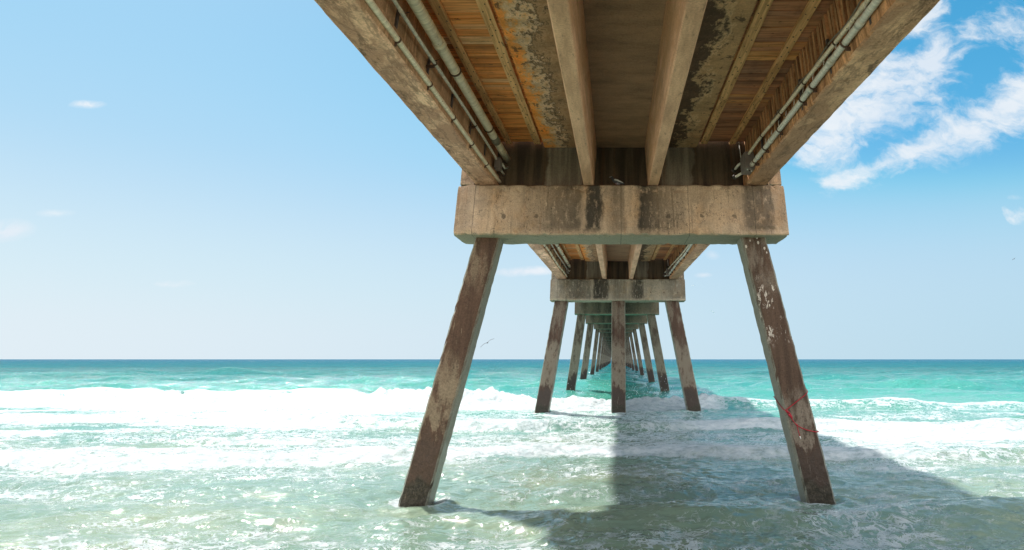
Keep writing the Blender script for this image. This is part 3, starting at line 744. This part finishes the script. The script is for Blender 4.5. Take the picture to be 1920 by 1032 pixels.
for s in (-1, 1):
    skin_body('wing', [((-.03, s * .052, .12), .018, .014), ((.03, s * .060, .105), .035, .016), ((.085, s * .050, .08), .024, .014), ((.15, s * .02, .06), .006, .006)],
              [(0, 1), (1, 2), (2, 3)], FEATHER_L, pg)
    mb = MB(); tube(mb, [(.01, s * .022, .05), (.005, s * .024, .02), (.0, s * .024, .004)], [.008, .005, .004], 8)
    for a in (-.5, 0, .5): tube(mb, [(0, s * .024, .005), (-.03 * math.cos(a), s * .024 + .03 * math.sin(a), .003)], .0032, 6)
    tube(mb, [(0, s * .024, .005), (.02, s * .024, .003)], .0032, 6)
    mb.build('leg', LEGM, pg, True)
    mb = MB(); tube(mb, [(-.092, s * .0185, .194), (-.092, s * .0215, .194)], .0045, 8); mb.build('eye', TIE, pg)
mb = MB(); tube(mb, [(-.103, 0, .187), (-.115, 0, .184), (-.13, 0, .178)], [.0085, .006, .002], 8); mb.build('beak', BEAKM, pg, True)
tube(mb := MB(), [(.0, 0, .062), (.04, 0, .052), (.09, 0, .05)], [.03, .038, .018], 10); mb.build('belly', FEATHER_B, pg, True)

SEAB_D = plain('dark_seabird_feathers', (0.035, 0.03, 0.028), 0.7)
SEAB_W = plain('white_gull_feathers', (0.8, 0.8, 0.8), 0.7, 0.15)
def seabird(px, py, dist, span_, bank, mat, label, nm='flying_seabird'):
    u, v = dir_uv(px, py)
    o = empty(nm, (u * dist, dist, EYE + v * dist), label, 'bird'); o.rotation_euler = (0, bank, 0.35)
    s = span_ / 2
    skin_body('body', [((0, 0, 0), .10 * s, .09 * s), ((.0, -.20 * s, .01 * s), .06 * s), ((0, -.30 * s, .05 * s), .05 * s), ((0, -.40 * s, .02 * s), .025 * s), ((0, -.52 * s, -.01 * s), .010 * s),
                       ((0, .22 * s, 0), .06 * s, .05 * s), ((0, .38 * s, 0), .05 * s, .015 * s)],
              [(0, 1), (1, 2), (2, 3), (3, 4), (0, 5), (5, 6)], mat, o, 1)
    for q in (-1, 1):
        mb = MB(); secs = []
        for t, ch, z in ((.05, .30, .02), (.35, .27, .10), (.6, .22, .09), (.85, .13, .02), (1.0, .04, -.04)):
            for (yy_, zz_) in ((-.5, 0), (-.2, .03), (.5, 0), (-.2, -.012)): secs.append((q * t * s, (yy_ * ch + .06 * t) * s, (z + zz_) * s))
        fs = [(i * 4 + k, i * 4 + (k + 1) % 4, (i + 1) * 4 + (k + 1) % 4, (i + 1) * 4 + k) for i in range(4) for k in range(4)] + [(0, 1, 2, 3), (16, 19, 18, 17)]
        mb.add(secs, fs); mb.build('wing', mat, o, True)
    return o
seabird(914, 643, 70, 1.7, R(-32), SEAB_D, 'dark seabird gliding low with bent wings just right of the left pile')
seabird(1901, 486, 95, 0.9, R(-25), SEAB_D, 'tiny dark seabird far out in the blue sky right of the pier')
seabird(1336, 585, 80, 0.75, R(30), SEAB_W, 'white gull flying low near the right pile of the second bent', 'flying_gull')
seabird(1300, 536, 80, 0.6, R(10), SEAB_W, 'white gull flying higher, close to the second cap beam', 'flying_gull')

# ------------------------------------------------------------------ the sea
def h2(ix, iy, seed):
    q = np.sin(ix * 127.1 + iy * 311.7 + seed * 74.7) * 43758.5453
    return q - np.floor(q)
def n2(x, y, seed=0):
    ix, iy = np.floor(x), np.floor(y); fx, fy = x - ix, y - iy
    fx = fx ** 3 * (fx * (fx * 6 - 15) + 10); fy = fy ** 3 * (fy * (fy * 6 - 15) + 10)
    a, b, c, d = h2(ix, iy, seed), h2(ix + 1, iy, seed), h2(ix, iy + 1, seed), h2(ix + 1, iy + 1, seed)
    return ((a + (b - a) * fx) * (1 - fy) + (c + (d - c) * fx) * fy) * 2 - 1
def fbm(x, y, oct_=4, seed=0, gain=.5):
    r, a, t = 0, 1.0, 0
    for k in range(oct_):
        r = r + a * n2(x, y, seed + k * 3); t += a; a *= gain; x, y = x * 2.03 + 7.1, y * 2.03 + 3.3
    return r / t
def sst(a, b, x):
    t = np.clip((x - a) / (b - a), 0, 1); return t * t * (3 - 2 * t)
def gauss(x, c, w_): return np.exp(-((x - c) / w_) ** 2)
rw = random.Random(3); comps = []
for k in range(46):
    lam = 0.28 * (1.098 ** k) ; th = rw.gauss(0, .75 if lam < 4 else .45)
    comps.append((lam, math.sin(th), math.cos(th), rw.uniform(0, 6.28), .0105 * lam ** .88))
def bore(x, y, yc, A, wf, wb):
    s = y - yc
    return A * np.where(s < 0, sst(-wf, 0, s), np.exp(-(s / wb) ** 2))
def sea(x, y):
    """surface height and foam density at world x, y"""
    D = np.maximum(y, 1.0)
    calm = sst(26, 60, y)
    h = np.zeros_like(x)
    res = np.maximum(.03, .02 * (D / 9) ** 1.7)
    wpx = x + .6 * fbm(x * .25, y * .25, 2, 90); wpy = y + .6 * fbm(x * .25 + 40, y * .25, 2, 91)
    for lam, sx, cy, ph, am in comps:
        amp = am * (.42 + 1.0 * calm if lam < 3 else .18 + 1.35 * calm) * np.clip(lam / (res * 3.0) - .6, 0, 1)
        s = np.sin((wpx * sx + wpy * cy) * 2 * math.pi / lam + ph)
        h += amp * (s if lam < 1 else (1 - np.abs(np.sin(((wpx * sx + wpy * cy) * math.pi / lam + ph))) * 1.6) * .8)
    # outer swell lines
    for yc, A, k in ((58, .28, 5), (78, .30, 8), (104, .34, 11), (140, .36, 14)):
        yw = yc + 5 * fbm(x * .03, x * 0 + k, 3, k); h += bore(x, y, yw, A * (0.6 + .5 * fbm(x * .05, x * 0 + k * 2, 2, k + 1)), 4.5, 7)
    # --- main breaker
    yb = 31.4 + 1.5 * fbm(x * .13, x * 0 + 3, 4, 21) + np.clip(-x - 8, 0, 60) * .10 + np.clip(x - 8, 0, 60) * .07
    brk = 1 - sst(4.6, 6.2, x + .5 * fbm(y * .8, x * .3, 2, 12))          # already broken left of here
    Ab = .44 + .30 * fbm(x * .30, x * 0 + 9, 3, 22)
    Ab = Ab * np.where(x > 5, .95 - .45 * sst(12, 22, x), 1.0)
    hb = bore(x, y, yb, Ab, 1.5 + .5 * (1 - brk), 2.6)
    h += hb
    sfr = y - yb
    fm = np.zeros_like(x)
    fm = np.maximum(fm, brk * sst(-2.0, -1.0, sfr) * (1 - sst(.1, .8 , sfr + .5 * fbm(x * 1.2, y * 1.2, 2, 33))) * 1.15)
    fm = np.maximum(fm, (1 - brk) * (.62 * gauss(sfr, -.2, .35) + .40 * gauss(sfr, -1.0, 1.1)) )
    # second breaker line left, further out
    y2 = 39 + 1.6 * fbm(x * .08, x * 0 + 13, 3, 41) + np.clip(-x - 14, 0, 60) * .13
    m2 = (1 - sst(-19, -12, x + 3 * fbm(x * .1, y * .1, 2, 4)))
    h += bore(x, y, y2, .5 * m2, 1.4, 2.4)
    s2 = y - y2
    fm = np.maximum(fm, m2 * sst(-2.0, -1.1, s2) * (1 - sst(.0, .8, s2)) * 1.1)
    fm = np.maximum(fm, m2 * .85 * sst(yb - .5, yb + 1, y) * (1 - sst(-1.5, -.5, s2)))
    # inner bores
    for (yc, A, k, fx, lo) in ((23.2, .26, 51, 1.0, 17), (16.4, .17, 61, .85, 12.5), (20.0, .08, 65, .6, 17)):
        yw = yc + .9 * fbm(x * .14, x * 0 + k, 3, k) - np.clip(x - 6, 0, 20) * .16 + (np.clip(-x - 5, 0, 30) * .12 if k == 51 else -np.clip(-x - 2, 0, 10) * .12)
        Ak = A * (1 + .5 * fbm(x * .3, x * 0 + k, 3, k + 2)); s = y - yw
        h += bore(x, y, yw, Ak, .55, 1.5)
        fx = fx * np.clip(.95 + .7 * fbm(x * .22, x * 0 + k + 50, 3, k + 5), .3, 1.1)
        fm = np.maximum(fm, fx * sst(-.8, -.35, s) * (1 - sst(.3, 1.4, s + .4 * fbm(x, y, 2, k))))
        fm = np.maximum(fm, fx * .72 * sst(0, .8, s) * (1 - sst(1.5, 4.0, s)))
    # foam sheets left by earlier waves
    left = 1 - sst(-7, 2, x); right = sst(5.5, 8.5, x + .25 * (y - 17)); mid = 1 - np.maximum(left, right)
    sheet = .36 + .62 * fbm(x * .16, y * .75, 4, 71)
    zone = sst(10.5, 18.5, y + 1.5 * fbm(x * .3, y * .3, 2, 55)) * (1 - sst(yb - 1.2, yb - .4, y))
    fm = np.maximum(fm, zone * sheet * (1.0 + .55 * left + .25 * right * gauss(y, 20.5, 4.5) - .08 * mid * (1 - sst(21, 25, y)) * sst(-1, 0.5, x)))
    fm = np.maximum(fm, zone * right * gauss(y, 20.8, 2.6) * 1.05)
    near = (1 - sst(13.0, 16.5, y)) * (.20 + .06 * sst(10.5, 13, y) + .05 * sst(0, -4, x) + .34 * fbm(x * .30 + 5, y * .55, 4, 73)) * sst(5, 8, y)
    fm = np.maximum(fm, near)
    out = sst(yb + 1, yb + 4, y) * .10
    fm = np.maximum(fm, out)
    # scattered whitecaps outside
    # near swell that darkens the foreground, crest about ten metres off
    yn = 10.4 + .5 * fbm(x * .2, x * 0 + 77, 3, 81) - .06 * x
    h += bore(x, y, yn, .21 * (1 + .7 * fbm(x * .25, x * 0 + 5, 2, 82)) * (.35 + .65 * sst(-3, 1, x)), .9, .9)
    # choppy lumps
    inner = (1 - calm)
    h += inner * (.07 * fbm(x * .6, y * 1.2, 3, 83) + .020 * (1 - 2 * np.abs(fbm(x * 2.6, y * 3.6, 3, 84))) * np.clip(.12 / res, 0, 1))
    # churned foam: lumpy on the broken faces
    f1 = np.clip(fm, 0, 1) ** 2
    face = np.clip(hb / .6, 0, 1) * brk * sst(-2.0, -1.2, sfr) * (1 - sst(.3, 1.4, sfr))
    h += face * (.32 * np.abs(fbm(x * 1.0, y * 1.0, 3, 85)) + .17 * fbm(x * 3.5, y * 3.5, 4, 86, .6)) + f1 * .028 * np.abs(fbm(x * 3.0, y * 3.8, 3, 87))
    return h, np.clip(fm, 0, 1.2)
ys = [-13.0]
while ys[-1] < 7.5: ys.append(ys[-1] + .12)
y = ys[-1]
while y < 30000: y += .0185 * (max(y, 7.5) / 9) ** (1.62 if y < 120 else 2.0); ys.append(y)
ys = np.array(ys); NX = 1050
us = np.linspace(-1, 1, NX); us = us * (.62 + .38 * us ** 2)                 # denser near the centre line
half = np.where(ys < 0, 14.0, 14.0 + 1.42 * np.abs(ys))
half = np.maximum(half, 14)
X = us[None, :] * half[:, None]; Y = np.repeat(ys[:, None], NX, 1)
H, FM = sea(X.ravel(), Y.ravel())
# the sheet thins out to nothing on the beach behind the camera and is level far away
H = H * (1 - sst(180, 400, Y.ravel())) * sst(-12, 2, Y.ravel())
H = H - .13 * gauss(Y.ravel(), 11.7, 1.3)
# piles disturb the water at their feet
for i in (1, 2):
    for s in (-1, 1):
        px_, py_ = PXC + pile_ends(i, s)[1], BY[i] + .5
        d = np.hypot(X.ravel() - px_, (Y.ravel() - py_))
        near = d < 2.2
        H[near] += .045 * np.exp(-(d[near] / .9) ** 2) * np.cos(d[near] * 11)
        FM[near] = np.maximum(FM[near], .95 * gauss(d[near], .40, .14) * (.5 + n2(X.ravel()[near] * 3, Y.ravel()[near] * 3, 8)))
Vw = np.stack([X.ravel(), Y.ravel(), H], 1)
ny, nx = Y.shape
idx = np.arange(ny * nx).reshape(ny, nx)
quads = np.stack([idx[:-1, :-1], idx[:-1, 1:], idx[1:, 1:], idx[1:, :-1]], -1).reshape(-1, 4)
me = bpy.data.meshes.new('water'); me.vertices.add(len(Vw)); me.vertices.foreach_set('co', Vw.ravel())
me.loops.add(quads.size); me.loops.foreach_set('vertex_index', quads.ravel())
me.polygons.add(len(quads)); me.polygons.foreach_set('loop_start', np.arange(0, quads.size, 4)); me.polygons.foreach_set('loop_total', np.full(len(quads), 4))
me.polygons.foreach_set('use_smooth', np.ones(len(quads), bool)); me.update(calc_edges=True)
at_ = me.attributes.new('foam', 'FLOAT', 'POINT'); at_.data.foreach_set('value', FM.astype(np.float32))
water = bpy.data.objects.new('water', me); COL.objects.link(water); tag(water, kind='structure')

def water_material():
    m = bpy.data.materials.new('sea_water'); m.use_nodes = True; t = NT(m.node_tree); t.n.clear()
    P = t.node('ShaderNodeTexCoord').outputs['Object']
    x, y, z = t.sep(P); Pf = t.comb(x, y, 0.0)
    fa = t.node('ShaderNodeAttribute', attribute_name='foam').outputs['Fac']
    # body colour: sandy pale green inshore, turquoise outside the break, deep blue offshore
    big = t.noise(Pf, (.035, .05, 1), 5, 0.6)
    dd = t.m('ADD', y, t.m('MULTIPLY', t.m('SUBTRACT', big, .5), t.m('MULTIPLY', y, .8)))
    lg = t.m('DIVIDE', t.m('LOGARITHM', t.m('MAXIMUM', dd, 5.0), 10.0), 3.6)
    q = lambda d: math.log10(d) / 3.6
    c = t.ramp(lg, [(q(7), (0.105, 0.160, 0.110)), (q(14), (0.135, 0.20, 0.165)), (q(24), (0.095, 0.205, 0.165)), (q(36), (0.060, 0.235, 0.180)), (q(80), (0.030, 0.195, 0.170)), (q(200), (0.010, 0.145, 0.165)), (q(420), (0.008, 0.115, 0.155)), (q(1500), (0.022, 0.095, 0.145))])
    sand = t.rng(t.noise(Pf, (.22, .35, 1), 5, 0.6), 0.42, 0.66)
    c = t.mix(t.m('MULTIPLY', sand, t.m('SUBTRACT', .6, t.rng(y, 16, 30, 0, .7))), c, (0.20, 0.225, 0.145))
    pat = t.noise(Pf, (.03, .16, 1), 6, 0.62)
    c = t.mix(t.m('MULTIPLY', t.rng(pat, .42, .62), t.rng(y, 32, 60, 0, .55)), c, t.mix(1.0, c, (.35, .62, .72), 'MULTIPLY'))
    # lacy foam: ridged, domain-warped noise; the foam density opens it up into sheets
    wv = t.vm('SUBTRACT', t.noise(Pf, 1.1, 4, 0.6, color=True), (.5, .5, .5))
    wq = t.vm('ADD', Pf, t.vm('SCALE', wv, scale=1.3))
    def ridge(sx, sy, d):
        return t.m('ABSOLUTE', t.m('SUBTRACT', t.noise(wq, (sx, sy, 1.0), d, 0.6, 0.6), .5))
    lace = t.m('MINIMUM', ridge(1.0, 1.9, 6), t.m('MINIMUM', t.m('MULTIPLY', ridge(3.1, 5.4, 5), 1.25), t.m('MULTIPLY', t.vor(t.vm('ADD', wq, t.vm('SCALE', t.noise(Pf, 6.0, 3, color=True), scale=.16)), (1.5, 2.3, 1.0), 'DISTANCE_TO_EDGE'), .8)))
    nf = t.noise(Pf, (3.0, 5.5, 1), 8, 0.72)
    nb = t.noise(Pf, (.7, 1.5, 1), 6, 0.65)
    dens = t.m('ADD', fa, t.m('ADD', t.m('MULTIPLY', t.m('SUBTRACT', nf, .5), .9), t.m('MULTIPLY', t.m('SUBTRACT', nb, .5), .9)))
    wdt = t.m('MULTIPLY', t.rng(dens, 0.1, 1.0, 0.0, 1.0, False), .062)
    lacy = t.m('MULTIPLY', t.m('SUBTRACT', 1.0, t.rng(lace, t.m('MULTIPLY', wdt, .68), t.m('ADD', wdt, .004))), t.rng(dens, 0.14, 0.42))
    solid = t.m('MULTIPLY', t.rng(dens, 0.46, 1.0), t.rng(lace, 0.0, 0.16, 1.0, .72))
    foam = t.m('MAXIMUM', solid, t.m('MULTIPLY', lacy, .85))
    # whitecaps far out
    wc = t.rng(t.noise(Pf, (.10, .60, 1), 7, 0.7), 0.70, 0.75)
    foam = t.m('MAXIMUM', foam, t.m('MULTIPLY', wc, t.m('MULTIPLY', t.rng(y, 45, 90), t.rng(y, 300, 900, .8, .25))))
    foam = t.m('MINIMUM', foam, 1.0)
    # ripples
    r1 = t.noise(Pf, (1.5, 2.7, 1), 3, 0.5, 0.7); r2 = t.noise(Pf, (6.5, 10, 1), 3, 0.5, 0.5)
    rb = t.m('ADD', t.m('MULTIPLY', r1, 1.0), t.m('MULTIPLY', r2, 0.22))
    r3 = t.m('MULTIPLY', t.noise(Pf, (19, 26, 1), 3, 0.6), t.rng(t.noise(Pf, (.5, .9, 1), 5, .65), .46, .60, 0.0, .10))
    rb = t.m('ADD', rb, r3)
    far = t.noise(Pf, (.16, .42, 1), 7, 0.66, .4)
    hgt = t.m('ADD', t.m('MULTIPLY', rb, t.m('SUBTRACT', 1.0, t.m('MULTIPLY', t.rng(y, 60, 300), .6))), t.m('MULTIPLY', far, t.rng(y, 30, 140, 0.0, 30.0)))
    nrm = t.bump(hgt, 1.0, 0.105)
    pb = t.node('ShaderNodeBsdfPrincipled'); t.put(pb.inputs['Base Color'], c); t.put(pb.inputs['Normal'], nrm)
    pb.inputs['IOR'].default_value = 1.333; t.put(pb.inputs['Roughness'], t.rng(y, 20, 400, 0.035, .14, False)); t.put(pb.inputs['Specular IOR Level'], t.rng(y, 25, 250, .5, .05))
    fd = t.node('ShaderNodeBsdfPrincipled'); t.put(fd.inputs['Base Color'], t.mix(t.rng(nf, .35, .6), (.50, .58, .61), (.80, .845, .86)))
    fd.inputs['Roughness'].default_value = .75; fd.inputs['Specular IOR Level'].default_value = .25
    fh = t.m('ADD', t.m('MULTIPLY', t.noise(P, (2.6, 4.0, 4.0), 9, 0.74), 1.0), t.m('MULTIPLY', foam, .25))
    t.put(fd.inputs['Normal'], t.bump(fh, 1.0, 0.34))
    df = t.node('ShaderNodeBsdfDiffuse'); t.put(df.inputs[0], c); t.put(df.inputs['Normal'], nrm)
    m0 = t.node('ShaderNodeMixShader'); t.put(m0.inputs[0], t.rng(y, 28, 220, 0, .72)); t.l.new(pb.outputs[0], m0.inputs[1]); t.l.new(df.outputs[0], m0.inputs[2])
    mx = t.node('ShaderNodeMixShader'); t.put(mx.inputs[0], foam); t.l.new(m0.outputs[0], mx.inputs[1]); t.l.new(fd.outputs[0], mx.inputs[2])
    o = t.node('ShaderNodeOutputMaterial'); t.l.new(mx.outputs[0], o.inputs[0])
    return m
me.materials.append(water_material())

# ------------------------------------------------------------------ sea spray thrown up by the breaker
SPRAY = plain('spray_droplets', (0.88, 0.9, 0.9), 0.4, 0.05)
mb = MB(); rs_ = random.Random(11)
tet = np.array([(1, 1, 1), (-1, -1, 1), (-1, 1, -1), (1, -1, -1)], float) / 1.7
cs = []
for cx, wd, ht, n in ((1.2, 1.6, .55, 260), (2.6, 1.0, .35, 160), (-5.2, 1.6, .4, 160), (-9, 2, .35, 150), (-15, 3, .3, 150), (-3.2, .8, .6, 90), (4.4, .6, .3, 80)):
    for k in range(n): cs.append((cx + rs_.gauss(0, wd), 30.6 + rs_.gauss(0, .35) + max(0, -cx - 8) * .1, .25 + abs(rs_.gauss(0, ht)), rs_.uniform(.006, .022)))
cs = np.array(cs); hh, _ = sea(cs[:, 0], cs[:, 1])
for (a, b, c, r), h_ in zip(cs, hh): mb.add(tet * r + (a, b, h_ + c * .8), [(0, 1, 2), (0, 3, 1), (0, 2, 3), (1, 3, 2)])
tag(mb.build('sea_spray', SPRAY), kind='stuff')

# ------------------------------------------------------------------ beach behind the camera
def sand_material():
    m, t, b, P = material('beach_sand', 0.9)
    n = t.noise(P, 1.2, 8, 0.6)
    t.put(b.inputs['Base Color'], t.mix(n, (0.60, 0.54, 0.43), (0.72, 0.66, 0.54))); t.put(b.inputs['Normal'], t.bump(n, .5, .1)); return m
mb = MB(); gx = np.linspace(-400, 400, 161); gy = np.concatenate([[-400, -200, -100, -60], np.linspace(-40, 2, 85)])
GX, GY = np.meshgrid(gx, gy); GZ = np.where(GY < -6, (-6 - GY) * .055, (-6 - GY) * .12); GZ = np.minimum(GZ, 2.2) + .05 * n2(GX.ravel() * .2, GY.ravel() * .3, 5).reshape(GX.shape) * (GY < -7)
ix = np.arange(GX.size).reshape(GX.shape)
mb.add(np.stack([GX, GY, GZ], -1).reshape(-1, 3), np.stack([ix[:-1, :-1], ix[:-1, 1:], ix[1:, 1:], ix[1:, :-1]], -1).reshape(-1, 4).tolist())
tag(mb.build('beach_ground', sand_material(), smooth=True), kind='structure')
